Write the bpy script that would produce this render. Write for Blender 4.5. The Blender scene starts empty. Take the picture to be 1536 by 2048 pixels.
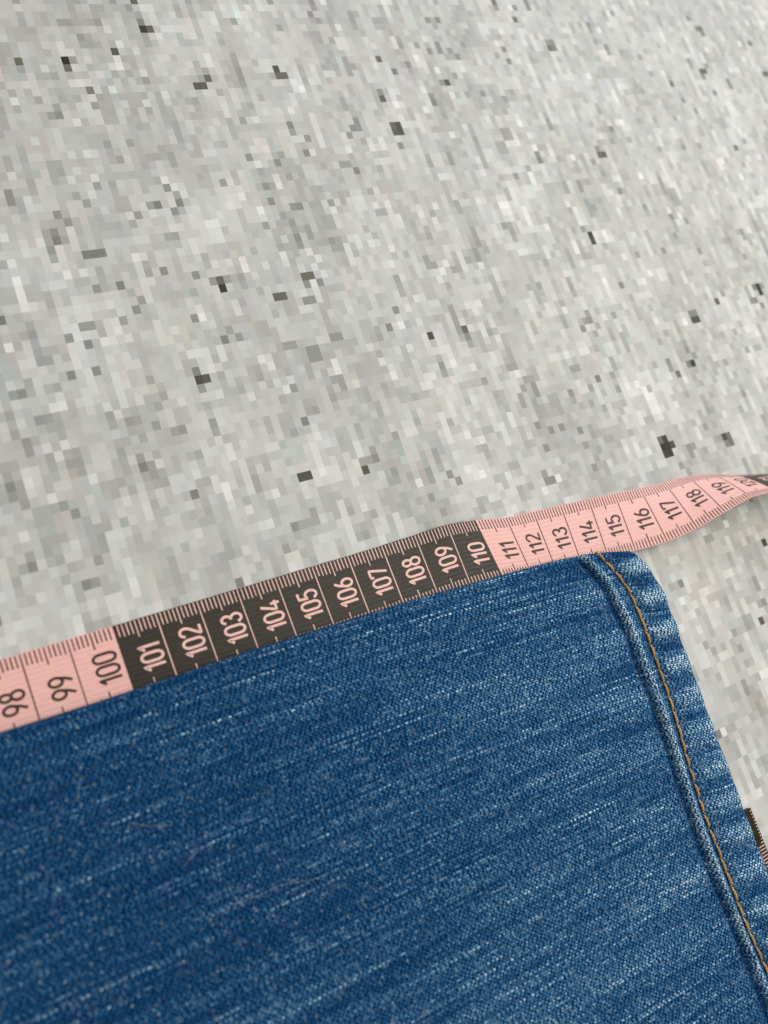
import bpy, math, random
import numpy as np
from mathutils import Matrix, Vector

# ------------------------------------------------------------------ camera, world, lamps, exposure
S = bpy.context.scene
MM = 0.001
cam_d = bpy.data.cameras.new("camera"); cam = bpy.data.objects.new("camera", cam_d)
S.collection.objects.link(cam); S.camera = cam
right = Vector((0.88653606, -0.32861979, 0.32567292))
down = Vector((-0.25317859, -0.93375007, -0.25300475))
fwd = Vector((0.38723948, 0.14184442, -0.9110026))
cm = Matrix.Identity(4)
for i in range(3):
    cm[i][0] = right[i]; cm[i][1] = -down[i]; cm[i][2] = -fwd[i]
cm[2][3] = 0.190017
cam.matrix_world = cm
cam_d.sensor_fit = 'VERTICAL'; cam_d.sensor_height = 36.0; cam_d.sensor_width = 27.0
cam_d.lens = 1540.0 / 2048.0 * 36.0
cam_d.clip_start = 0.005; cam_d.clip_end = 50.0
cam_d.dof.use_dof = True; cam_d.dof.focus_distance = 0.214; cam_d.dof.aperture_fstop = 8.5
cam_d.dof.aperture_blades = 0

world = bpy.data.worlds.new("World"); S.world = world; world.use_nodes = True
bg = world.node_tree.nodes["Background"]
bg.inputs[0].default_value = (1.0, 0.965, 0.905, 1); bg.inputs[1].default_value = 0.43

def area(name, loc, target, sx, sy, power, col):
    l = bpy.data.lights.new(name, 'AREA'); l.shape = 'RECTANGLE'; l.size = sx; l.size_y = sy
    l.energy = power; l.color = col
    o = bpy.data.objects.new(name, l); S.collection.objects.link(o)
    o.location = loc
    o.rotation_euler = (Vector(target) - Vector(loc)).to_track_quat('-Z', 'Y').to_euler()
    return o
area("room_lamp", (0.41, 0.03, 0.56), (0.12, 0.0, 0.0), 0.42, 0.42, 2.8, (1.0, 0.96, 0.90))
area("window_light", (0.95, 0.95, 0.55), (0.14, 0.06, 0.0), 0.8, 0.7, 7.5, (0.80, 0.89, 1.0))

S.render.engine = 'CYCLES'
S.view_settings.view_transform = 'Standard'; S.view_settings.look = 'None'
S.view_settings.gamma = 1.0; S.view_settings.exposure = 0.0
S.view_settings.use_curve_mapping = False

rng = np.random.default_rng(7); random.seed(7)

# ------------------------------------------------------------------ helpers
def link(o): S.collection.objects.link(o); return o
def obj(name, me, parent=None):
    o = link(bpy.data.objects.new(name, me))
    if parent: o.parent = parent
    return o
def tag(o, label=None, cat=None, group=None, kind=None):
    if label: o["label"] = label
    if cat: o["category"] = cat
    if group: o["group"] = group
    if kind: o["kind"] = kind
    return o
def mesh(name, verts, faces, mats, smooth=True):
    me = bpy.data.meshes.new(name)
    v = np.asarray(verts, float) * MM
    me.from_pydata(v.tolist(), [], [list(map(int, q)) for q in faces])
    for m in (mats if isinstance(mats, (list, tuple)) else [mats]): me.materials.append(m)
    if smooth: me.polygons.foreach_set("use_smooth", [True] * len(me.polygons))
    me.update()
    return me
def srgb(r, g=None, b=None):
    if g is None: g = b = r
    f = lambda c: (c / 255 / 12.92) if c / 255 <= 0.04045 else ((c / 255 + 0.055) / 1.055) ** 2.4
    return (f(r), f(g), f(b))

class NT:
    def __init__(self, name):
        self.mat = bpy.data.materials.new(name); self.mat.use_nodes = True
        self.t = self.mat.node_tree; self.n = self.t.nodes; self.bsdf = self.n["Principled BSDF"]
    def set(self, sock, v):
        if isinstance(v, bpy.types.NodeSocket): self.t.links.new(v, sock)
        elif v is not None: sock.default_value = v
    def m(self, op, a=None, b=None, c=None, clamp=False):
        n = self.n.new("ShaderNodeMath"); n.operation = op; n.use_clamp = clamp
        for i, v in enumerate((a, b, c)): self.set(n.inputs[i], v)
        return n.outputs[0]
    def ss(self, x, lo, hi):
        n = self.n.new("ShaderNodeMapRange"); n.interpolation_type = 'SMOOTHSTEP'
        self.set(n.inputs[0], x); n.inputs[1].default_value = lo; n.inputs[2].default_value = hi
        return n.outputs[0]
    def lerp(self, x, a, b):
        n = self.n.new("ShaderNodeMapRange"); self.set(n.inputs[0], x)
        n.inputs[3].default_value = a; n.inputs[4].default_value = b
        return n.outputs[0]
    def xyz(self, x=0.0, y=0.0, z=0.0):
        n = self.n.new("ShaderNodeCombineXYZ")
        for i, v in enumerate((x, y, z)): self.set(n.inputs[i], v)
        return n.outputs[0]
    def sep(self, v):
        n = self.n.new("ShaderNodeSeparateXYZ"); self.set(n.inputs[0], v); return n.outputs
    def uv(self):
        n = self.n.new("ShaderNodeUVMap"); n.uv_map = "UVMap"; return n.outputs[0]
    def attr(self, name, out="Fac"):
        n = self.n.new("ShaderNodeAttribute"); n.attribute_name = name; return n.outputs[out]
    def objco(self):
        return self.n.new("ShaderNodeTexCoord").outputs["Object"]
    def white(self, vec):
        n = self.n.new("ShaderNodeTexWhiteNoise"); n.noise_dimensions = '3D'; self.set(n.inputs[0], vec); return n.outputs["Value"]
    def noise(self, vec, scale=1.0, detail=2.0, rough=0.5):
        n = self.n.new("ShaderNodeTexNoise"); self.set(n.inputs["Vector"], vec)
        n.inputs["Scale"].default_value = scale; n.inputs["Detail"].default_value = detail; n.inputs["Roughness"].default_value = rough
        return n.outputs[0]
    def mix(self, f, a, b, mode='MIX'):
        n = self.n.new("ShaderNodeMix"); n.data_type = 'RGBA'; n.blend_type = mode
        self.set(n.inputs[0], f)
        for s, v in ((n.inputs[6], a), (n.inputs[7], b)):
            self.set(s, (*v, 1) if isinstance(v, tuple) and len(v) == 3 else v)
        return n.outputs[2]
    def bump(self, h, strength, dist):
        n = self.n.new("ShaderNodeBump"); n.inputs["Strength"].default_value = strength
        n.inputs["Distance"].default_value = dist; self.set(n.inputs["Height"], h)
        self.t.links.new(n.outputs[0], self.bsdf.inputs["Normal"])
    def out(self, color=None, rough=None, spec=None, sheen=None):
        self.set(self.bsdf.inputs["Base Color"], (*color, 1) if isinstance(color, tuple) else color)
        self.set(self.bsdf.inputs["Roughness"], rough); self.set(self.bsdf.inputs["Specular IOR Level"], spec)
        if sheen: self.bsdf.inputs["Sheen Weight"].default_value = sheen
        return self.mat

# ------------------------------------------------------------------ projection helpers for reading the printed pattern off the picture
Rm = np.array([[0.88653606, 0.32861979, -0.32567292], [-0.25317859, 0.93375007, 0.25300475], [0.38723948, -0.14184442, 0.9110026]])
def table_point(px, py, z=0.0):
    ray = np.array([(px - 768) / 1540.0, (py - 1024) / 1540.0, 1.0])
    X = ray * ((190.017 - z) / (Rm[:, 2] @ ray))
    return X @ Rm[:, 0], -(X @ Rm[:, 1])

# ------------------------------------------------------------------ the printed table surface
CX, CY = 2.0, 2.457
GX0, GY0, NX, NY = -130, -110, 360, 250          # grid start (cells) and size
PHX, PHY = 0.62, 0.35                            # phase of the print
val = np.full((NY, NX), 196.0)
tint = np.zeros((NY, NX, 3))
sizes = [(1, 1)] * 9 + [(1, 2)] * 9 + [(1, 3)] * 5 + [(2, 1)] * 2 + [(2, 2)] * 3 + [(1, 4)] * 2 + [(1, 5)] + [(2, 3)]
for big in (True, False):
    n = int(NX * NY * (0.10 if big else 0.36))
    xs = rng.integers(0, NX, n); ys = rng.integers(0, NY, n); g = rng.normal(0, 1, n); k = rng.integers(0, len(sizes), n)
    tn = rng.normal(0, 1, (n, 3))
    for i in range(n):
        w, h = sizes[k[i]]
        if big: w, h = w + 2, h + 3
        amp = 7.0 if big else 9.5
        d = g[i] * amp
        if not big and d < 0: d *= 1.1
        sl = (slice(ys[i], ys[i] + h), slice(xs[i], xs[i] + w))
        if big: val[sl] = 196 + d * 0.9
        else: val[sl] = 0.45 * val[sl] + 0.55 * 196 + d
        tint[sl] = tn[i] * (1.5, 0.5, 1.5) + (tn[i][0] * 0.6, 0, 0)
fine = rng.normal(0, 1, val.shape)
for j in range(1, NY):
    k = rng.random(NX) < 0.42; fine[j, k] = fine[j - 1, k]
for i in range(1, NX):
    k = rng.random(NY) < 0.10; fine[k, i] = fine[k, i - 1]
val += np.where(fine < 0, 8.5, 6.8) * fine * (0.55 + 0.75 * rng.random(val.shape))
yy, xx = np.mgrid[0:NY, 0:NX]
for k in range(26):                                  # soft drifts of tone in the print
    a_ = rng.uniform(0, 6.28); f_ = rng.uniform(0.08, 0.5); val += 1.15 * np.sin((xx * np.cos(a_) * 1.0 + yy * np.sin(a_) * 0.8) * f_ + rng.uniform(0, 6.28))
sp = rng.random(val.shape)
val[sp < 0.003] = rng.uniform(135, 160, (sp < 0.003).sum())
val[sp > 0.996] = rng.uniform(215, 228, (sp > 0.996).sum())
# single dark and bright cells of the print: tile origin, then x, y (in quarter-ish pixels), grey
MARKS = {
 (0, 0): "485,437,35 548,435,140 510,498,105 120,455,105 140,515,150 20,338,120 70,340,160 877,370,85 900,430,225 925,482,235 880,535,220 1090,198,50 1150,198,95 1070,142,120 1110,255,150 1000,85,140 1105,85,225 765,148,140 735,148,140 712,722,110 735,782,145 550,610,150 450,865,130 390,868,145 430,800,150 605,262,140 700,345,150 690,300,155 440,330,220 1035,5,95 865,20,140 1535,675,85 1150,635,140 70,1480,130 95,1540,130 1355,1540,120 1340,1490,150 1190,1565,115 1130,1565,145 1320,1610,130 1080,1570,215 545,1700,135 430,1780,130 440,1840,115 680,1560,145 1080,1660,140 680,1165,225 740,1350,225 590,665,220 650,660,225 700,655,215 730,1420,145 1135,810,220",
 (400, 0): "580,548,75 625,555,100 598,608,100 45,622,100 20,680,90 40,565,150 1345,430,100 1345,330,130 1300,330,215 1325,370,215 1490,575,110 1382,730,125 1405,780,90 1500,985,95 1520,1030,85 1540,985,70 1545,1030,60 1205,945,125 1180,1000,125 1225,1000,130 1160,1060,135 700,985,120 720,1030,140 838,1085,130 745,1090,215 790,1085,215 610,1275,125 635,1215,145 700,1380,145 620,1440,225 590,1395,215 520,1460,130 545,1520,125 575,1455,150 715,1560,130 765,1555,125 525,1760,140 770,1850,125 800,1900,135 1150,1170,228 1030,1570,140 160,1380,140 880,30,130 940,185,140 280,190,145 1040,335,150 1110,1280,140 1160,1280,140 1150,580,145 420,940,222 430,35,225 370,35,225 470,35,225 650,460,215 700,500,215 525,555,220 1040,185,225",
 (800, 0): "730,10,105 730,50,130 875,45,125 835,45,230 875,135,105 960,20,120 985,50,125 1440,170,125 1450,215,140 1130,315,130 1155,350,100 1170,315,120 1185,355,110 235,370,125 280,365,125 300,415,125 410,410,135 435,460,125 810,400,125 840,450,120 60,520,125 325,645,130 365,650,80 420,600,140 240,750,130 270,805,115 215,855,228 310,555,230 5,985,70 25,1035,70 760,1120,150 795,1120,150 780,1170,150 820,1175,150 590,1085,145 1130,945,140 1155,995,135 1065,1200,125 1090,1250,115 990,1300,150 805,875,150 1490,1245,140 1385,1410,135 1405,1460,135 1450,1400,145 1400,1770,135 1445,1805,50 1470,1865,65 770,225,228 135,325,140 485,320,140 1150,1750,228 430,1570,145 455,1630,150 250,1580,222 1515,1800,225 610,1235,222 1330,1210,228",
 (1136, 0): "280,345,125 290,385,140 200,300,140 925,140,120 1000,215,110 1015,220,100 1040,255,110 1400,325,100 920,450,130 940,490,140 1065,490,130 1005,530,90 1035,530,90 1030,575,120 1225,640,120 1255,650,120 1490,550,100 1515,555,100 815,665,100 620,555,145 240,1140,125 280,1190,85 250,1195,95 200,1245,135 1300,1140,105 1355,1090,140 690,1145,140 720,1150,145 910,1700,135 825,1800,140 1245,1830,140 375,945,225 785,1640,222 770,1610,222 840,1710,220 490,1090,150 1005,1120,140 545,930,150",
 (0, 500): "730,30,110 690,30,115 775,20,115 670,175,225 710,170,210 430,25,222 450,75,220 370,285,212 370,30,140 35,550,110 910,275,115 725,300,135 1245,150,125 1035,460,130 940,545,145 510,695,135 665,740,125 735,950,125 540,985,125 610,600,140 680,590,140 150,1130,130 80,1145,145 1500,515,130 290,1340,140 1005,1340,140 1215,1360,140 1430,1385,135 1370,1395,145 70,1855,125 90,1900,140 1480,1900,115 1530,1000,70 1000,860,215 1050,870,215 500,1530,222 1240,1640,215 1490,1750,220 265,1030,215 290,1090,212 1250,1140,150 1230,1200,150 550,1640,145 600,1620,145",
 (400, 500): "155,210,95 180,280,45 95,220,135 215,210,140 815,175,100 860,170,100 840,235,125 895,225,125 600,340,95 655,335,95 790,370,130 840,365,130 205,680,115 1440,575,120 1485,440,125 1005,660,130 1060,655,130 640,730,140 690,725,140 820,760,130 870,750,130 840,820,130 890,820,130 25,1000,85 40,1065,135 440,975,150 710,1055,135 810,1315,115 1360,1590,125 1290,1680,80 790,1745,75 850,1730,75 1270,1610,145 1340,1525,145 1320,1600,145 75,1340,140 1100,980,140 1050,990,145 910,150,220 940,205,218 830,40,222 890,40,222 1525,560,232 530,880,225 510,830,215 1500,1410,140 1090,1040,140 725,1400,148 800,440,215 545,1520,215 580,1510,215",
 (800, 500): "225,635,65 510,635,95 250,90,130 210,90,140 265,140,140 330,185,230 350,120,225 615,135,222 610,435,225 415,170,145 1425,495,140 1440,545,125 1475,540,125 1065,285,140 640,980,140 1040,1030,130 1050,1070,130 965,1080,140 860,920,140 955,1150,140 975,1200,140 1345,920,140 1385,915,140 1180,1395,125 1230,1385,125 395,1700,130 430,1760,130 1140,1740,135 1130,1800,125 1165,1795,120 1210,1780,228 385,1300,150 220,1890,135 920,970,228 635,1425,225 1525,985,110 1480,1060,140 70,740,220 845,1300,222 890,1340,222",
 (1136, 500): "550,35,140 350,500,140 150,545,135 230,585,150 1365,35,140 1430,285,110 1455,300,40 1445,270,45 1470,325,45 1485,290,130 1440,375,120 1420,410,125 1470,410,125 1175,320,140 1125,385,85 1150,385,85 935,475,115 965,475,115 950,530,70 980,525,70 890,700,140 915,750,125 770,845,125 795,890,135 850,945,105 925,860,110 955,855,45 965,910,150 1190,850,140 240,990,110 340,960,140 200,645,145 470,745,150 280,1220,145 690,1455,100 725,1445,50 720,1500,35 750,1490,35 790,1490,65 735,1540,30 770,1540,30 750,1580,45 785,1575,40 930,1500,125 955,1490,135 935,1560,130 860,1650,135 1170,1430,140 1200,1415,60 1215,1440,65 1235,1400,105 1250,1450,100 1260,1475,105 1230,1480,110 895,985,222 1180,1245,220 435,430,218 410,600,215 110,440,220 1375,745,145 1290,620,150 1110,1210,148",
}
PTS = [(1523, 1234, 85), (1528, 1198, 130), (1520, 1200, 150), (1513, 1165, 140), (1516, 1172, 140), (1415, 1285, 150), (1427, 1305, 150),
       (1440, 1311, 222), (1522, 1080, 60), (1438, 1468, 115), (66, 1128, 125), (57, 1107, 150), (44, 1133, 155), (177, 1161, 125), (44, 1065, 225),
       (198, 1169, 140), (588, 1049, 130), (608, 1044, 150), (710, 1029, 150)]
for (ox, oy), s in MARKS.items():
    for q in s.split():
        a, b, c = map(float, q.split(",")); PTS.append((ox + a / 3.84, oy + b / 3.84, c))
def lightness_to_reflect(g): return ((g / 255 + 0.055) / 1.055) ** 2.4
for px, py, g in PTS:
    x, y = table_point(px, py)
    i = int(math.floor(x / CX + PHX)) - GX0; j = int(math.floor(y / CY + PHY)) - GY0
    if 0 <= i < NX and 0 <= j < NY:
        val[j, i] = g + (20 if 110 <= g < 165 else 8 if g < 110 else -3)
        tint[j, i] = (3, 1, -6) if g < 110 else (tint[j, i] * 0.5)
rgb = np.clip(val[..., None] + tint + np.array([-9.0, -8.5, -12.5]), 12, 240)
lin = lightness_to_reflect(rgb)
lin = np.clip(lin, 0.012, 0.86)
vx = (np.arange(NX + 1) + GX0 - PHX) * CX; vy = (np.arange(NY + 1) + GY0 - PHY) * CY
VX, VY = np.meshgrid(vx, vy)
verts = np.stack([VX.ravel(), VY.ravel(), np.zeros(VX.size)], 1)
I, J = np.meshgrid(np.arange(NX), np.arange(NY)); a = (J * (NX + 1) + I).ravel()
faces = np.stack([a, a + 1, a + NX + 2, a + NX + 1], 1)

t = NT("pixel_print_cloth")
co = t.objco()
col = t.attr("print_colour", "Color")
mott = t.noise(co, 260.0, 3.0, 0.6)
fib = t.noise(t.xyz(*[t.m('MULTIPLY', s_, k_) for s_, k_ in zip(t.sep(co)[:2], (900.0, 2600.0))]), 1.0, 2.0, 0.6)
col = t.mix(1.0, col, t.mix(fib, (0.94, 0.94, 0.94), (1.06, 1.06, 1.06)), 'MULTIPLY')
col = t.mix(1.0, col, t.mix(mott, (0.955, 0.955, 0.95), (1.045, 1.045, 1.05)), 'MULTIPLY')
t.bump(t.m('ADD', fib, t.m('MULTIPLY', mott, 0.8)), 0.25, 0.00012)
M_TABLE = t.out(col, 0.62, 0.35)
me = mesh("table_surface", verts, faces, M_TABLE, smooth=False)
ca = me.attributes.new("print_colour", 'FLOAT_COLOR', 'FACE')
ca.data.foreach_set("color", np.concatenate([lin.reshape(-1, 3), np.ones((NX * NY, 1))], 1).ravel())
tag(obj("table_surface", me), "pale grey table covering printed with a mosaic of small grey, white and black pixels", None, None, "structure")

# ------------------------------------------------------------------ denim material
def denim():
    t = NT("denim"); U, V, _ = t.sep(t.uv())
    wear_shade = t.attr("wear_shade")
    uvv = t.xyz(U, V, 0.0)
    jit = t.m('SUBTRACT', t.noise(uvv, 0.55, 2.0), 0.5)
    jit2 = t.m('SUBTRACT', t.noise(t.xyz(U, V, 7.3), 0.9, 2.0), 0.5)
    V2 = t.m('DIVIDE', t.m('ADD', V, t.m('MULTIPLY', jit, 0.55)), 0.60)
    Jn = t.m('FLOOR', V2); FV = t.m('SUBTRACT', t.m('SUBTRACT', V2, Jn), 0.5)
    rj = t.white(t.xyz(Jn, 3.1, 0.0))
    U2 = t.m('ADD', t.m('DIVIDE', t.m('ADD', U, t.m('MULTIPLY', jit2, 1.4)), 1.22), t.m('ADD', t.m('MULTIPLY', Jn, 0.41), t.m('MULTIPLY', rj, 0.42)))
    In = t.m('FLOOR', U2); FU = t.m('SUBTRACT', U2, In)
    r1 = t.white(t.xyz(In, Jn, 0.5)); r2 = t.white(t.xyz(In, Jn, 9.5))
    c2 = t.m('MULTIPLY', FV, 2.0)
    prof = t.m('SQRT', t.m('MAXIMUM', t.m('SUBTRACT', 1.0, t.m('MULTIPLY', c2, c2)), 0.0))
    along = t.m('MULTIPLY', t.ss(FU, 0.0, 0.24), t.m('SUBTRACT', 1.0, t.ss(FU, 0.56, 0.86)))
    flt = t.m('MULTIPLY', prof, along)
    speck = t.m('MULTIPLY', t.m('MULTIPLY', t.ss(FU, 0.76, 0.88), t.m('SUBTRACT', 1.0, t.ss(FU, 0.90, 1.0))), prof)
    # slubby yarns: pale dashes running along the leg
    sn = t.noise(t.xyz(t.m('DIVIDE', U, 36.0), t.m('MULTIPLY', Jn, 5.37), 0.0), 1.0, 1.0)
    streak = t.m('MULTIPLY', t.ss(sn, 0.55, 0.68), t.ss(rj, 0.5, 0.85))
    tone = t.noise(t.xyz(t.m('DIVIDE', U, 85.0), t.m('DIVIDE', V, 4.2), 2.0), 1.0, 3.0, 0.65)
    yarn = t.noise(t.xyz(t.m('DIVIDE', U, 48.0), t.m('MULTIPLY', Jn, 3.71), 4.0), 1.0, 2.0, 0.6)
    blot = t.noise(t.xyz(t.m('DIVIDE', U, 26.0), t.m('DIVIDE', V, 16.0), 5.0), 1.0, 3.0, 0.6)
    w = t.m('ADD', wear_shade, t.m('ADD', t.m('MULTIPLY', t.m('SUBTRACT', tone, 0.5), 0.55), t.m('ADD', t.m('MULTIPLY', t.m('SUBTRACT', blot, 0.5), 0.22), t.m('MULTIPLY', t.m('SUBTRACT', yarn, 0.5), 1.4))), clamp=True)
    r1p = t.m('ADD', 0.08, t.m('MULTIPLY', t.m('POWER', r1, 2.0), 0.62))
    k = t.m('MULTIPLY', t.m('POWER', flt, 2.0), t.m('ADD', t.m('MULTIPLY', t.m('MULTIPLY', w, 1.45), t.m('ADD', r1p, t.m('ADD', 0.05, t.m('MULTIPLY', t.m('MULTIPLY', w, w), 0.42)))), t.m('MULTIPLY', streak, t.m('ADD', t.m('MULTIPLY', r1, 0.65), 0.05))), clamp=True)
    navy = (0.0024, 0.020, 0.066); midb = (0.012, 0.100, 0.260); light = (0.58, 0.76, 0.84)
    base = t.mix(t.m('POWER', flt, 1.5), navy, midb)
    base = t.mix(1.0, base, t.mix(w, (0.72, 0.75, 0.80), (1.6, 1.5, 1.4)), 'MULTIPLY')
    colr = t.mix(t.m('MULTIPLY', k, 1.5, clamp=True), base, (0.082, 0.285, 0.505))
    colr = t.mix(t.m('POWER', k, 1.7), colr, light)
    sk = t.m('MULTIPLY', speck, t.m('MULTIPLY', t.m('POWER', r2, 6.0), t.m('ADD', 0.8, t.m('MULTIPLY', w, 0.6))), clamp=True)
    colr = t.mix(sk, colr, (0.50, 0.63, 0.68))
    fz = t.noise(uvv, 3.2, 3.0, 0.7)
    t.bump(t.m('ADD', t.m('ADD', flt, t.m('MULTIPLY', speck, 0.5)), t.m('MULTIPLY', fz, 0.4)), 0.6, 0.00022)
    return t.out(colr, 0.9, 0.05)
M_DENIM = denim()

# ------------------------------------------------------------------ jeans leg: a flattened tube lying on the table, turned-up hem at its right end
def interp(tab): 
    xs_, ys_ = zip(*sorted(tab)); return lambda v: np.interp(v, xs_, ys_)
def smooth_interp(tab):
    xs_, ys_ = map(np.array, zip(*sorted(tab)))
    g = np.linspace(xs_[0] - 20, xs_[-1] + 20, 600); y = np.interp(g, xs_, ys_)
    ker = np.hanning(25); ker /= ker.sum(); y = np.convolve(np.pad(y, 12, 'edge'), ker, 'valid')
    return lambda v: np.interp(v, g, y)
fold_y = smooth_interp([(-140, 9), (-60, 7.2), (-21, 6.3), (0, 5.8), (35, 5.8), (60, 5.2), (83, 4.6), (106, 3.4), (128, 2.1), (140, 0.6), (149, -1.4), (156, -3.0)])
ridge_x = smooth_interp([(2, 131.5), (-8, 136.3), (-23, 137.8), (-38, 137.6), (-53, 137.0), (-67, 135.7), (-86, 135.0), (-102, 135.4), (-115, 135.6), (-135, 136.0), (-200, 136.0)])
stitch_x = smooth_interp([(4, 133.8), (0, 136.6), (-6, 140.0), (-13, 142.2), (-29, 142.0), (-47, 141.0), (-60, 139.4), (-72, 138.0), (-91, 137.8), (-105, 137.4), (-119, 138.4), (-140, 138.8), (-200, 139)])
hem_x = smooth_interp([(12, 147.0), (-1, 147.8), (-6, 150.4), (-11, 152.7), (-14, 153.3), (-19, 153.6), (-32, 153.0), (-45, 152.4), (-64, 151.6), (-82, 151.2), (-100, 150.6), (-140, 152.0), (-210, 152.0)])
YN = -186.0

def vnoise(x, y, seed):
    r = np.random.default_rng(seed); tot = 0
    for k in range(7):
        a = r.uniform(0, 2 * np.pi); f = r.uniform(0.6, 1.5); p = r.uniform(0, 6.28)
        tot = tot + np.sin((x * np.cos(a) + y * np.sin(a)) * f + p)
    return tot / 7 ** 0.5 / 1.2
def gz(v, s): return np.exp(-(v / s) ** 2)
def sst(v, a, b):
    q = np.clip((v - a) / (b - a), 0, 1); return q * q * (3 - 2 * q)
def zbot(x, y):
    D = fold_y(x) - y
    return 0.55 + 2.3 * sst(x, 118, 152) * np.exp(-np.maximum(D, 0) / 6.0)
def pucker(x, y):
    ph = 2 * np.pi * (y + 0.10 * (x - 145) + 1.7 * vnoise(x / 25, y / 17, 3)) / 9.6
    return np.sin(ph) * (0.75 + 0.45 * vnoise(x / 30, y / 24, 4))
def ztop(x, y):
    D = np.maximum(fold_y(x) - y, 0)
    s = x - ridge_x(y); q = x - stitch_x(y); e = hem_x(y) - x
    z = zbot(x, y) + 3.5 + 1.4 * (1 - np.exp(-D / 18.0))
    fade = 1 - np.exp(-(D / 5.0) ** 2)
    z = z + 0.45 * vnoise(x / 42, y / 15, 11) * fade + 0.16 * vnoise(x / 14, y / 5.5, 12) * fade
    z = z + 1.15 * sst(s, -2.0, 1.0)
    z = z - 0.85 * gz(s + 1.75, 0.75) + 0.70 * gz(s, 0.8)
    z = z - 0.75 * gz(q, 1.0)
    z = z + 0.75 * pucker(x, y) * sst(q, 0.2, 4.0) * (0.6 + 0.4 * sst(e, 0, 5)) * fade
    z = z + 0.30 * pucker(x + 4, y * 0.62) * sst(s, -26, -4) * (1 - sst(s, -3, 0)) * fade
    z = z + 0.5 * sst(q, 1, 5) * sst(e, 0, 6)
    return z
def wear_shade_of(x, y, D):  # paleness of the cloth: real wear plus some painted light and shade
    s = x - ridge_x(y); q = x - stitch_x(y); e = hem_x(y) - x
    w = 0.17 + 0.08 * vnoise(x / 30, y / 11, 21) + 0.0 * x
    w = w + 1.6 * gz(s - 0.1, 0.8) * (0.8 + 0.35 * vnoise(x * 0, y / 2.2, 25))
    w = w - 0.40 * gz(s + 1.8, 0.8) - 0.30 * gz(q + 0.6, 1.0)  # first term paints crease shade left of the ridge; second leaves groove unworn
    pk = pucker(x, y)
    w = w + (0.85 * np.clip(pk, -0.5, 1.4) + 0.04) * sst(q, 1.0, 4.0)
    w = w + 0.32 * gz(e, 2.2) + 0.16 * gz(s - 10, 9)
    w = w + 0.30 * np.clip(pucker(x + 4, y * 0.62), -0.5, 1.2) * sst(s, -30, -6) * (1 - sst(s, -3, -1))
    w = w + 0.16 * sst(x, -20, 130)  # light falloff painted in: cloth gets paler towards the hem end
    return np.clip(w, 0.02, 1.0)

# stations: distance from the hem end
q_st = np.concatenate([np.arange(0, 24, 0.5), np.arange(24, 300, 1.25)])
D_top = np.concatenate([np.arange(0, 12, 0.6), np.arange(12, 140, 0.85), np.linspace(140, 186, 16)])
NTOP = len(D_top)
TH = 2.3
def ring(q):
    """cross-section loop at distance q from the hem end: arrays x, y, z, normal y, normal z, arc"""
    x0 = hem_x(-60) - q
    yf = fold_y(min(x0, 156.0))
    xe = lambda y: hem_x(y) - q * 1.0 
    # ease the scalloped hem line out towards the body
    def X(y):
        wgt = math.exp(-q / 22.0); return wgt * (hem_x(y) - q) + (1 - wgt) * (152.2 - q) - TH / 2
    yt0 = yf - 2.6; 
    x_t = X(yt0); zt = float(ztop(x_t, yt0)); zb = float(zbot(x_t, yt0)); r = (zt - zb) / 2
    yc = yf - r; zc = zb + r
    ys = yc - D_top * (yc - (YN + 3)) / D_top[-1]
    xs_ = X(ys); zs = ztop(xs_, ys)
    zs = zs + (zc + r - zs[0]) * np.exp(-D_top / 4.0)
    L = [(xs_, ys, zs, np.zeros(NTOP), np.ones(NTOP))]
    rn = (zs[-1] - 0.55) / 2; an = np.linspace(0, np.pi, 9)[1:]
    yn = ys[-1] - rn * np.sin(an); zn = 0.55 + rn + rn * np.cos(an)
    L.append((X(yn), yn, zn, -np.sin(an), np.cos(an)))
    yb = np.linspace(ys[-1], yc, 34)[1:-1]; xb = X(yb)
    L.append((xb, yb, zbot(xb, yb), np.zeros(32), -np.ones(32)))
    af = np.linspace(np.pi, 0, 15)[:-1]
    yl = yc + r * np.sin(af); zl = zc + r * np.cos(af)
    L.append((X(yl), yl, zl, np.sin(af), np.cos(af)))
    return [np.concatenate(c) for c in zip(*L)]
NL = len(ring(10)[0])
stations = []       # each: x, y, z, uvU, wear, hem?
TH = 2.3
r0 = ring(0.0)
def arc(r):
    dy = np.diff(r[1], append=r[1][0]); dz = np.diff(r[2], append=r[2][0])
    a = np.concatenate([[0], np.cumsum(np.hypot(dy, dz))]); 
    return a
ARC = arc(ring(60.0)); ARCS = ARC[:-1]
rows = []
# inner lining of the hem, then round the hem end, then the outside
for q in np.linspace(22, 0, 16):
    r = ring(q); rows.append((r[0], r[1] - TH * r[3], r[2] - TH * r[4], 160 + q, 'h', r))
for a in np.linspace(np.pi, 0, 11)[1:-1]:
    o = TH / 2 * (1 - math.cos(a))
    rows.append((r0[0] + TH / 2 * math.sin(a) * 1.0, r0[1] - o * r0[3], r0[2] - o * r0[4], 153 + a * 1.2, 'h', r0))
for q in q_st:
    r = ring(q); part = 'h' if q < 19.6 else 'l'
    rows.append((r[0], r[1], r[2], 152 - q, part, r))
PX = np.array([r[0] for r in rows]); PY = np.array([r[1] for r in rows]); PZ = np.array([r[2] for r in rows])
PZ = np.maximum(PZ, 0.5)
UU = np.array([r[3] for r in rows])
split = max(i for i, r in enumerate(rows) if r[4] == 'h')
NR = len(rows)
VV = np.stack([PX, PY, PZ], -1)
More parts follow.
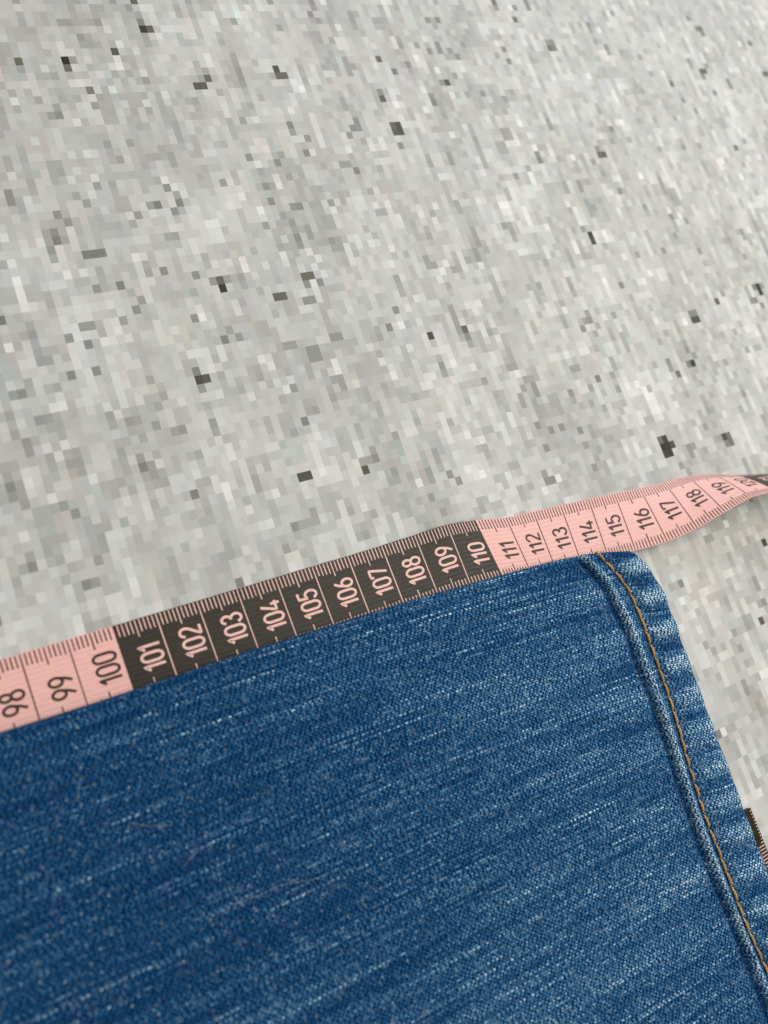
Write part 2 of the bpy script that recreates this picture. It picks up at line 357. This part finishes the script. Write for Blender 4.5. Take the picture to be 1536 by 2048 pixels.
# smooth normals over the whole tube so hem and leg shade as one cloth
dU = np.gradient(VV, axis=0); ext = np.concatenate([VV[:, -1:], VV, VV[:, :1]], 1); dV = (ext[:, 2:] - ext[:, :-2]) / 2
NN = np.cross(dV, dU); NN /= np.maximum(np.linalg.norm(NN, axis=-1, keepdims=True), 1e-9)
if NN[NR - 30, NTOP // 2, 2] < 0: NN = -NN
seg = np.linalg.norm(np.diff(VV, axis=0), axis=2); UARC = np.concatenate([np.zeros((1, NL)), np.cumsum(seg, 0)]); UARC = UARC - UARC[split:split + 1]
WR = np.array([wear_shade_of(r[5][0], r[5][1], 0) for r in rows])
jeans = link(bpy.data.objects.new("jeans", None)); jeans.location = (0.1, -0.06, 0.0)
tag(jeans, "blue denim jeans leg lying flat on the table with a tan-stitched hem", "jeans")
OFF = np.array([100.0, -60.0, 0.0])
def tube_part(name, i0, i1):
    v = VV[i0:i1 + 1].reshape(-1, 3) - OFF; n = i1 - i0 + 1
    A, B = np.meshgrid(np.arange(n - 1), np.arange(NL), indexing='ij')
    B2 = (B + 1) % NL
    f = np.stack([A * NL + B, A * NL + B2, (A + 1) * NL + B2, (A + 1) * NL + B], -1).reshape(-1, 4)
    f = f[:, ::-1]
    me = mesh(name, v, f, M_DENIM)
    uvl = me.uv_layers.new(name="UVMap")
    uB2 = np.where(B2 == 0, NL, B2)
    Uv = -UARC[i0:i1 + 1]; BB = B2
    uv = np.stack([np.stack([Uv[A, B], ARC[B]], -1), np.stack([Uv[A, BB], ARC[uB2]], -1), np.stack([Uv[A + 1, BB], ARC[uB2]], -1), np.stack([Uv[A + 1, B], ARC[B]], -1)], 2)
    uv = uv[:, :, ::-1]
    uvl.data.foreach_set("uv", uv.reshape(-1).astype(np.float32))
    at = me.attributes.new("wear_shade", 'FLOAT', 'POINT'); at.data.foreach_set("value", WR[i0:i1 + 1].reshape(-1).astype(np.float32))
    c0 = me.polygons[len(me.polygons) // 2]
    me.normals_split_custom_set_from_vertices(NN[i0:i1 + 1].reshape(-1, 3).tolist())
    return obj(name, me, jeans)
hem = tube_part("hem", 0, split)
leg = tube_part("leg", split, NR - 1)
tag(hem, "turned-up hem with worn pale puckers and a white worn ridge")

# stitches: one tan thread piece each, dipping into the cloth at both ends
t = NT("tan_thread"); oc = t.objco()
sx, sy, sz = t.sep(oc)
tw = t.m('SINE', t.m('ADD', t.m('MULTIPLY', sx, 7000.0), t.m('MULTIPLY', sy, 9000.0)))
c = t.mix(t.ss(tw, -0.6, 0.9), srgb(150, 108, 56), srgb(216, 176, 110))
oi = t.n.new("ShaderNodeObjectInfo").outputs["Random"]
c = t.mix(1.0, c, t.mix(oi, (0.75, 0.74, 0.72), (1.1, 1.1, 1.1)), 'MULTIPLY')
t.bump(tw, 0.5, 0.0001)
M_THREAD = t.out(c, 0.6, 0.3, 0.1)
def stitch_mesh(Lm):
    n, k = 11, 8; v = []; f = []
    for i in range(n):
        s_ = i / (n - 1); x = (s_ - 0.5) * Lm
        rad = 0.40 * (0.62 + 0.38 * math.sin(math.pi * s_) ** 0.6); zz = 0.26 - 0.75 * abs(2 * s_ - 1) ** 4
        for j in range(k):
            a = 2 * math.pi * j / k; v.append((x, rad * math.cos(a), zz + rad * 0.85 * math.sin(a)))
    for i in range(n - 1):
        for j in range(k): f.append((i * k + j, i * k + (j + 1) % k, (i + 1) * k + (j + 1) % k, (i + 1) * k + j))
    f.append(tuple(range(k))[::-1]); f.append(tuple((n - 1) * k + j for j in range(k)))
    return mesh("stitch", v, f, M_THREAD)
def surf(x, y):
    # nearest height on the built tube top
    sub = VV[26:split + 60, :NTOP]
    d = (sub[..., 0] - x) ** 2 + (sub[..., 1] - y) ** 2
    i = np.unravel_index(np.argmin(d), d.shape); return sub[i][2]
SM = [stitch_mesh(l) for l in (3.9, 4.15, 3.7)]
ypath = np.arange(1.0, -180, -0.05); pth = np.stack([stitch_x(ypath), ypath], 1)
acc = np.concatenate([[0], np.cumsum(np.linalg.norm(np.diff(pth, axis=0), axis=1))])
pos = 0.6
while pos < acc[-1] - 5:
    Ls = 3.85 + random.uniform(-0.35, 0.35)
    p0 = np.array([np.interp(pos, acc, pth[:, 0]), np.interp(pos, acc, pth[:, 1])]); p1 = np.array([np.interp(pos + Ls, acc, pth[:, 0]), np.interp(pos + Ls, acc, pth[:, 1])])
    jx = random.uniform(-0.12, 0.12)
    z0, z1 = surf(*p0), surf(*p1)
    mid = (p0 + p1) / 2; zm = max((z0 + z1) / 2, surf(*mid) - 0.05)
    o = obj("stitch", SM[random.randrange(3)], jeans)
    o.location = ((mid[0] + jx - OFF[0]) * MM, (mid[1] - OFF[1]) * MM, (zm + 0.36) * MM)
    dv = Vector((p1[0] - p0[0], p1[1] - p0[1], z1 - z0))
    o.rotation_euler = (0, -math.atan2(dv.z, math.hypot(dv.x, dv.y)), math.atan2(dv.y, dv.x) + random.uniform(-0.035, 0.035))
    pos += Ls + 0.10

# ------------------------------------------------------------------ measuring tape
WD = 18.0
far = {60: (-395, 26, .2), 80: (-194, 22, .2), 98: (-13.6, 21.4, .2), 100: (6.5, 21.3, .2), 102: (26.5, 21.2, .2), 104: (46.6, 21.1, .2), 106: (66.7, 21.0, .2), 107: (76.7, 21.0, .3), 108: (86.7, 21.1, .7),
       109: (96.6, 21.1, 1.5), 110: (105.7, 20.0, 1.2), 111: (115.6, 18.3, .7), 112: (125.0, 17.6, .5), 113: (134.7, 17.0, .4), 114: (144.9, 16.3, .4), 115: (154.6, 15.5, .4),
       116: (164.3, 14.7, .4), 117: (174.2, 14.1, .4), 118: (184.0, 13.7, .3), 119: (194.5, 11.8, .2), 120: (203.0, 9.4, .2), 121: (212.0, 7.4, .2), 122: (221.5, 5.6, .2), 123: (231, 4.0, .2)}
near = {60: (-395, 8, .2), 80: (-194, 4, .2), 98: (-13.0, 3.4, .2), 100: (7.2, 3.3, .2), 102: (27.2, 3.2, .2), 104: (47.3, 3.1, .2), 106: (67.4, 3.0, .2), 107: (77.4, 3.0, .2), 108: (87.6, 3.0, .3),
        109: (97.8, 3.0, .4), 110: (108.2, 2.2, .4), 111: (117.2, 0.9, .3), 112: (125.4, -.3, .3), 113: (134.2, -1.3, .5), 114: (143.4, -2.1, 1.1), 115: (152.4, -2.8, 2.5),
        116: (162.6, -3.4, 5.0), 117: (172.5, -2.6, 8.0), 118: (182.2, -.8, 11.0), 119: (191.8, .7, 13.3), 120: (200.6, .2, 14.8), 121: (210.0, .0, 16.0), 122: (219.8, .6, 17.0), 123: (230, 1.6, 17.7)}
# loop outside the picture: stands on its edge, turns back and comes to lie flat under the hem
loop = [(231, 4), (243, 1), (250, -12), (247, -32), (236, -58), (223, -84), (207, -110), (190, -128), (171, -134), (156, -126), (150, -113), (149.6, -100), (149.4, -83)]
roll = [84, 86, 88, 88, 86, 84, 80, 66, 46, 24, 6, 0, 0]
def catmull(P, n):
    P = np.array(P, float); P = np.vstack([2 * P[0] - P[1], P, 2 * P[-1] - P[-2]]); out = []
    for i in range(1, len(P) - 2):
        for s_ in np.linspace(0, 1, n, endpoint=False):
            a, b, c_, d = P[i - 1:i + 3]
            out.append(0.5 * (2 * b + (c_ - a) * s_ + (2 * a - 5 * b + 4 * c_ - d) * s_ ** 2 + (3 * b - 3 * c_ + d - a) * s_ ** 3))
    out.append(P[-2]); return np.array(out)
us = sorted(far); tab = [(u, *far[u], *near[u]) for u in us]
lp = catmull([(x, y, r) for (x, y), r in zip(loop, roll)], 8)
sl = np.concatenate([[0], np.cumsum(np.linalg.norm(np.diff(lp[:, :2], axis=0), axis=1))])
lu = 123 + sl / sl[-1] * 27.0
tab2 = []
for i in range(6, len(lp)):
    j = min(i + 1, len(lp) - 1); k = max(i - 1, 0)
    dd = lp[j, :2] - lp[k, :2]; dd /= np.linalg.norm(dd); rt = np.array([dd[1], -dd[0]])
    th = math.radians(lp[i, 2]); cflat = 1 - lp[i, 2] / 90
    # the left edge stays on the table; flat parts are centred on the path
    left = lp[i, :2] - rt * WD / 2 * math.cos(th)
    rgt = lp[i, :2] + rt * WD / 2 * math.cos(th)
    tab2.append((lu[i], *left, .2, *rgt, .2 + WD * math.sin(th)))
TAB = catmull(tab + tab2, 12)
U_T = TAB[:, 0]
order = np.argsort(U_T); TAB = TAB[order]; U_T = TAB[:, 0]
def tape_pt(u, v, off=0.0):
    """u in cm along the tape, v in mm from the near edge; off = mm above the face"""
    u = np.asarray(u, float); v = np.asarray(v, float)
    F = np.stack([np.interp(u, U_T, TAB[:, k]) for k in (1, 2, 3)], -1); N = np.stack([np.interp(u, U_T, TAB[:, k]) for k in (4, 5, 6)], -1)
    du = 0.15
    F2 = np.stack([np.interp(u + du, U_T, TAB[:, k]) for k in (1, 2, 3)], -1) - np.stack([np.interp(u - du, U_T, TAB[:, k]) for k in (1, 2, 3)], -1)
    N2 = np.stack([np.interp(u + du, U_T, TAB[:, k]) for k in (4, 5, 6)], -1) - np.stack([np.interp(u - du, U_T, TAB[:, k]) for k in (4, 5, 6)], -1)
    n = np.cross(N - F, F2 + N2); n /= np.maximum(np.linalg.norm(n, axis=-1, keepdims=True), 1e-9)
    w = (v / WD)[..., None]
    bow = 0.5 * np.sin(np.pi * w) * np.clip((u - 114) / 5, 0, 1)[..., None] * np.clip((146 - u) / 10, 0, 1)[..., None]
    return N * (1 - w) + F * w + n * (np.asarray(off)[..., None] + bow)
def ink(u): return np.floor(np.asarray(u) / 10.0).astype(int) % 2 == 0     # True where the band is black

def tape_mat(name, c1, c2, rough, spec):
    t = NT(name); U, V, _ = t.sep(t.uv())
    rib = t.noise(t.xyz(t.m('MULTIPLY', U, 0.28), t.m('MULTIPLY', V, 1.9), 0.0), 1.0, 3.0, 0.6)
    wv = t.m('SINE', t.m('ADD', t.m('MULTIPLY', V, 2 * math.pi / 1.25), t.m('MULTIPLY', rib, 7.0)))
    fine = t.noise(t.xyz(t.m('MULTIPLY', U, 5.0), t.m('MULTIPLY', V, 5.0), 1.0), 1.0, 2.0)
    h = t.m('ADD', t.m('MULTIPLY', wv, 0.5), t.m('ADD', t.m('MULTIPLY', rib, 0.8), t.m('MULTIPLY', fine, 0.5)))
    c = t.mix(t.m('ADD', t.m('MULTIPLY', wv, 0.16), t.m('ADD', rib, t.m('MULTIPLY', t.m('SUBTRACT', fine, 0.5), 0.4)), clamp=True), c1, c2)
    t.bump(h, 0.45, 0.00012)
    return t.out(c, rough, spec)
M_PINK = tape_mat("pink_tape", srgb(230, 174, 164), srgb(246, 194, 186), 0.5, 0.35)
M_BLACK = tape_mat("black_tape", srgb(36, 32, 25), srgb(62, 56, 46), 0.46, 0.3)
def ink_mat(name, c, worn):
    t = NT(name); co = t.objco()
    n1 = t.noise(co, 2600.0, 3.0, 0.7)
    cc = t.mix(t.ss(n1, 0.52, 0.72), c, worn)
    return t.out(cc, 0.5, 0.35)
M_INKB = ink_mat("black_print", srgb(46, 34, 32), srgb(88, 64, 60)); M_INKP = ink_mat("pink_print", srgb(240, 194, 182), srgb(205, 160, 148))

tape = link(bpy.data.objects.new("measuring_tape", None)); tape.location = (0.1, 0.012, 0)
tag(tape, "pink and black tape measure running along the top edge of the jeans", "tape measure")
TOFF = np.array([100.0, 12.0, 0.0])
def grid_part(name, u, v, mats, mat_of, off_top=0.0, thick=0.22):
    Ug, Vg = np.meshgrid(u, v, indexing='ij')
    top = tape_pt(Ug, Vg, np.full(Ug.shape, off_top)); bot = tape_pt(Ug, Vg, np.full(Ug.shape, off_top - thick))
    nu, nv = Ug.shape; P = np.concatenate([top.reshape(-1, 3), bot.reshape(-1, 3)]) - TOFF
    F = []; MI = []; UV = []
    idx = lambda i, j, b: b * nu * nv + i * nv + j
    def add(q, uvq, mi): F.append(q); UV.extend(uvq); MI.append(mi)
    for i in range(nu - 1):
        mi = mat_of((u[i] + u[i + 1]) / 2)
        for j in range(nv - 1):
            uvq = [(u[i] * 10, v[j]), (u[i] * 10, v[j + 1]), (u[i + 1] * 10, v[j + 1]), (u[i + 1] * 10, v[j])]
            add((idx(i, j, 0), idx(i, j + 1, 0), idx(i + 1, j + 1, 0), idx(i + 1, j, 0))[::-1], uvq[::-1], mi)
            add((idx(i, j, 1), idx(i, j + 1, 1), idx(i + 1, j + 1, 1), idx(i + 1, j, 1)), uvq, mi)
        for j in (0, nv - 1):
            q = (idx(i, j, 0), idx(i + 1, j, 0), idx(i + 1, j, 1), idx(i, j, 1)); uvq = [(u[i] * 10, v[j])] * 4
            add(q if j == nv - 1 else q[::-1], uvq, mi)
    for i in (0, nu - 1):
        for j in range(nv - 1):
            q = (idx(i, j, 0), idx(i, j, 1), idx(i, j + 1, 1), idx(i, j + 1, 0)); add(q if i == nu - 1 else q[::-1], [(u[i] * 10, v[j])] * 4, mat_of(u[i]))
    me = mesh(name, P, F, mats)
    me.polygons.foreach_set("material_index", MI)
    uvl = me.uv_layers.new(name="UVMap"); uvl.data.foreach_set("uv", np.array(UV, np.float32).ravel())
    me.set_sharp_from_angle(angle=math.radians(50))
    return obj(name, me, tape)
U_END = 150.0
ug = np.concatenate([np.arange(60, 95, 0.5), np.arange(95, U_END + 0.01, 0.125)])
ug = np.unique(np.round(np.concatenate([ug, np.arange(60, 151, 10)]), 4))
grid_part("tape_strip", ug, np.linspace(0, WD, 13), [M_PINK, M_BLACK], lambda u: 1 if ink(u) else 0)

# scale marks (flat print) and figures laid on the tape face
def ribbon(V, F, pts, width, closed=False):
    """flat polyline of given width in tape space: u in mm, v in mm"""
    pts = np.array(pts, float); n = len(pts); base = len(V)
    for i in range(n):
        a = pts[(i - 1) % n] if (closed or i > 0) else pts[i]; b = pts[(i + 1) % n] if (closed or i < n - 1) else pts[i]
        d = b - a; d /= max(np.linalg.norm(d), 1e-9); nrm = np.array([-d[1], d[0]])
        V.append(pts[i] + nrm * width / 2); V.append(pts[i] - nrm * width / 2)
    for i in range(n if closed else n - 1):
        k = (i + 1) % n; F.append((base + 2 * i, base + 2 * i + 1, base + 2 * k + 1, base + 2 * k))
def print_part(name, V, F, mat, off=0.02):
    V = np.array(V); p = tape_pt(V[:, 0] / 10, V[:, 1], np.zeros(len(V)) + off) - TOFF
    # faces up
    F2 = []
    for q in F:
        a, b, c = (V[k] for k in q[:3]); cr = (b[0] - a[0]) * (c[1] - a[1]) - (b[1] - a[1]) * (c[0] - a[0])
        F2.append(q if cr > 0 else q[::-1])
    return obj(name, mesh(name, p, F2, mat, smooth=False), tape)
for black in (False, True):
    V, F = [], []
    for mm_ in range(860, 1500):
        u = mm_ / 10
        uu = mm_ - 0.05 if mm_ % 100 == 0 else mm_
        if bool(ink((uu - 0.01) / 10 if mm_ % 100 == 0 else u)) != black: continue
        if mm_ % 100 == 0: continue
        jl = rng.normal(0, 0.08, 2); wdt = (0.27 if black else 0.33) + rng.normal(0, 0.02)
        if mm_ % 10 == 0:
            V1, F1 = [], []; ribbon(V1, F1, [(mm_, q) for q in np.linspace(0.12, WD - 0.12, 14)], wdt)
            print_part("centimetre_line", V1, F1, M_INKP if black else M_INKB); continue
        elif mm_ % 5 == 0: segs = [(0.15, 3.85 + jl[0]), (WD - 4.2 + jl[1], WD - 0.15)]
        else: segs = [(0.15, 2.6 + jl[0]), (WD - 3.05 + jl[1], WD - 0.15)]
        for a, b in segs:
            k = max(2, int((b - a) / 1.5) + 1)
            ribbon(V, F, [(mm_, q) for q in np.linspace(a, b, k)], wdt)
    tag(print_part("pink_millimetre_marks" if black else "black_millimetre_marks", V, F, M_INKP if black else M_INKB), kind="stuff")

def arcpts(cx, cy, rx, ry, a0, a1, n=12):
    return [(cx + rx * math.cos(math.radians(a)), cy + ry * math.sin(math.radians(a))) for a in np.linspace(a0, a1, n)]
# figures as single strokes in a box 0..w wide, 0..1 tall
G = {
 '0': (0.56, [(arcpts(.28, .72, .22, .28, 180, 0, 10)[::-1][::-1] + arcpts(.28, .28, .22, .28, 0, -180, 10), True)]),
 '1': (0.34, [([(.02, .74), (.12, .83), (.24, 1.0), (.24, 0.0)], False)]),
 '2': (0.56, [(arcpts(.28, .74, .22, .26, 170, -20, 10) + [(.44, .54), (.07, .05), (.07, .0), (.53, .0)], False)]),
 '3': (0.56, [(arcpts(.27, .76, .20, .24, 165, -80, 10) + [(.24, .53)], False), ([(.24, .53)] + arcpts(.27, .265, .23, .265, 85, -170, 12), False)]),
 '4': (0.58, [([(.34, 1.0), (.05, .27), (.05, .22), (.56, .22)], False), ([(.41, .46), (.41, 0.0)], False)]),
 '5': (0.56, [([(.48, 1.0), (.11, 1.0), (.08, .53)] + arcpts(.27, .31, .23, .31, 125, -160, 13), False)]),
 '6': (0.56, [(arcpts(.28, .29, .22, .29, 0, 360, 18)[:-1], True), ([(.10, .45), (.19, .72), (.36, 1.0)], False)]),
 '7': (0.54, [([(.05, .82), (.05, 1.0), (.50, 1.0), (.24, 0.0)], False)]),
 '8': (0.56, [(arcpts(.28, .76, .18, .24, 0, 360, 16)[:-1], True), (arcpts(.28, .265, .22, .265, 0, 360, 18)[:-1], True)]),
 '9': (0.56, [(arcpts(.28, .71, .22, .29, 0, 360, 18)[:-1], True), ([(.46, .55), (.37, .28), (.20, 0.0)], False)]),
}
def numeral(num):
    V, F, O = [], [], []; HT = 4.9; HW = 4.45; st = 0.66
    txt = str(num); v = 5.4 + random.uniform(-0.1, 0.1); base_u = num * 10 - 1.3 + random.uniform(-.12, .12)
    for ch in txt:
        w, strokes = G[ch]
        for pts, closed in strokes:
            # refine
            fine = []
            P = [np.array(p) for p in pts] + ([np.array(pts[0])] if closed else [])
            for a, b in zip(P[:-1], P[1:]):
                k = max(1, int(np.linalg.norm(b - a) * HT / 0.5))
                for s_ in range(k): fine.append(a + (b - a) * s_ / k)
            if not closed: fine.append(P[-1])
            # figure x runs along +v, figure up runs along -u
            ribbon(V, F, [(base_u - p[1] * HT, v + p[0] * HW) for p in fine], st, closed)
            O += [0.024 + 0.006 * (O[-1] < 0.027 if O else 0)] * (len(V) - len(O))
        v += (w + 0.085) * HW
    return print_part("numeral", V, F, M_INKP if bool(ink(num - 0.5)) else M_INKB, np.array(O))
for num in range(86, 149): numeral(num)

# metal end tip of the tape, peeking out from under the hem
t = NT("dark_metal"); co = t.objco()
n1 = t.noise(co, 900.0, 3.0, 0.6)
t.bsdf.inputs["Metallic"].default_value = 0.75
t.bump(n1, 0.15, 0.0001)
M_METAL = t.out(t.mix(n1, srgb(30, 25, 20), srgb(58, 50, 40)), t.lerp(n1, 0.28, 0.5), 0.5)
def rounded_plate(x0, x1, y0, y1, r, z0, z1, bev):
    out = []
    for (cx, cy, a0) in ((x1 - r, y1 - .4, 0), (x0 + r, y1 - .4, 90), (x0 + r, y0 + r, 180), (x1 - r, y0 + r, 270)):
        rr = r if a0 >= 180 else 0.4
        if a0 < 180: cx = x1 - .4 if a0 == 0 else x0 + .4
        for a in np.linspace(a0, a0 + 90, 7): out.append((cx + rr * math.cos(math.radians(a)), cy + rr * math.sin(math.radians(a))))
    out = np.array(out); c = out.mean(0); V = []; n = len(out)
    inn = c + (out - c) * (1 - bev / np.maximum(np.linalg.norm(out - c, axis=1, keepdims=True), 1e-6))
    for ring_, z in ((out, z0), (out, z1 - bev), (inn, z1)): V += [(p[0], p[1], z) for p in ring_]
    F = []
    for k in range(2):
        for i in range(n): F.append((k * n + i, k * n + (i + 1) % n, (k + 1) * n + (i + 1) % n, (k + 1) * n + i))
    F.append(tuple(2 * n + i for i in range(n))); F.append(tuple(range(n))[::-1])
    return np.array(V), F
V, F = rounded_plate(141.6, 157.5, -93.4, -82.6, 2.2, 0.24, 0.85, 0.3)
me = mesh("metal_tip", V - TOFF, F, M_METAL); me.set_sharp_from_angle(angle=math.radians(35))
tip = obj("metal_tip", me, tape); tag(tip, "dark metal end tip peeking out beside the hem")

# ------------------------------------------------------------------ stray lint
t = NT("lint"); M_LINT = t.out((0.42, 0.38, 0.32), 0.7, 0.3)
t = NT("dark_lint"); M_LINTD = t.out((0.28, 0.27, 0.26), 0.7, 0.3)
def fibre(name, pts, rad, mat, label, cat="lint"):
    P = catmull(pts, 10); k = 5; V = []; F = []; o0 = P.mean(0) * (1, 1, 0)
    for i, p in enumerate(P):
        d = P[min(i + 1, len(P) - 1)] - P[max(i - 1, 0)]; d /= np.linalg.norm(d)
        s_ = np.cross(d, (0, 0, 1)); s_ /= np.linalg.norm(s_); q = np.cross(s_, d)
        for j in range(k):
            a = 2 * math.pi * j / k; V.append(p - o0 + rad * (s_ * math.cos(a) + q * math.sin(a)))
    for i in range(len(P) - 1):
        for j in range(k): F.append((i * k + j, i * k + (j + 1) % k, (i + 1) * k + (j + 1) % k, (i + 1) * k + j))
    o = obj(name, mesh(name, V, F, mat)); o.location = tuple(o0 * MM); tag(o, label, cat); return o
def on_denim(px, py, z=6.2):
    for _ in range(4):
        x, y = table_point(px, py, z); sub = VV[split:, :NTOP]
        d = (sub[..., 0] - x) ** 2 + (sub[..., 1] - y) ** 2; z = sub[np.unravel_index(np.argmin(d), d.shape)][2] + 0.12
    return (x, y, z)
fibre("lint_fibre", [on_denim(*p) for p in ((466, 1809), (500, 1797), (535, 1783), (562, 1770), (620, 1760), (655, 1748))], 0.03, M_LINT, "long pale thread lying on the middle of the denim")
fibre("lint_fibre", [on_denim(*p) for p in ((366, 1735), (382, 1716), (400, 1700), (420, 1688))], 0.028, M_LINT, "short pale hair on the denim left of the long thread")
fibre("lint_fibre", [on_denim(*p) for p in ((262, 1646), (290, 1651), (318, 1652), (345, 1650))], 0.03, M_LINT, "short pale hair on the denim nearest its left edge")

# short fuzz standing off the folded edge and the hem edge of the cloth
t = NT("denim_fuzz"); M_FUZZ = t.out((0.20, 0.30, 0.42), 0.8, 0.1)
fr = np.random.default_rng(5); V = []; F = []
def tuft(p, n, ln):
    d = n + fr.normal(0, 0.75, 3); d /= np.linalg.norm(d); b = len(V)
    s_ = np.cross(d, fr.normal(0, 1, 3)); s_ /= np.linalg.norm(s_); q = np.cross(d, s_); r_ = 0.016
    bend = fr.normal(0, 0.35, 3) * ln
    for k, f_ in ((0, 1.0), (1, 0.8)):
        c_ = p + d * ln * (0.55 * k) + bend * 0.3 * k
        for a in (0, 2.09, 4.19): V.append(c_ + r_ * f_ * (s_ * math.cos(a) + q * math.sin(a)))
    V.append(p + d * ln + bend)
    for j in range(3):
        F.append((b + j, b + (j + 1) % 3, b + 3 + (j + 1) % 3, b + 3 + j)); F.append((b + 3 + j, b + 3 + (j + 1) % 3, b + 6))
fold_cols = np.arange(NL - 12, NL - 1); 
for _ in range(1500):
    i = fr.integers(split - 38, NR - 60); j = fr.choice(fold_cols); tuft(VV[i, j] - NN[i, j] * 0.05, NN[i, j], fr.gamma(3.0, 0.14))
for _ in range(1100):
    i = fr.integers(18, 28); j = fr.integers(0, 150); tuft(VV[i, j], NN[i, j] * 0.6 + np.array([0.5, 0, 0.1]), fr.gamma(3.0, 0.14))
for _ in range(1500):
    i = fr.integers(26, NR - 60); j = fr.integers(0, 150); tuft(VV[i, j] - NN[i, j] * 0.05, NN[i, j] * 0.5, fr.gamma(3.0, 0.16))
tag(obj("fuzz", mesh("fuzz", np.array(V) - OFF, F, M_FUZZ), jeans), kind="stuff")
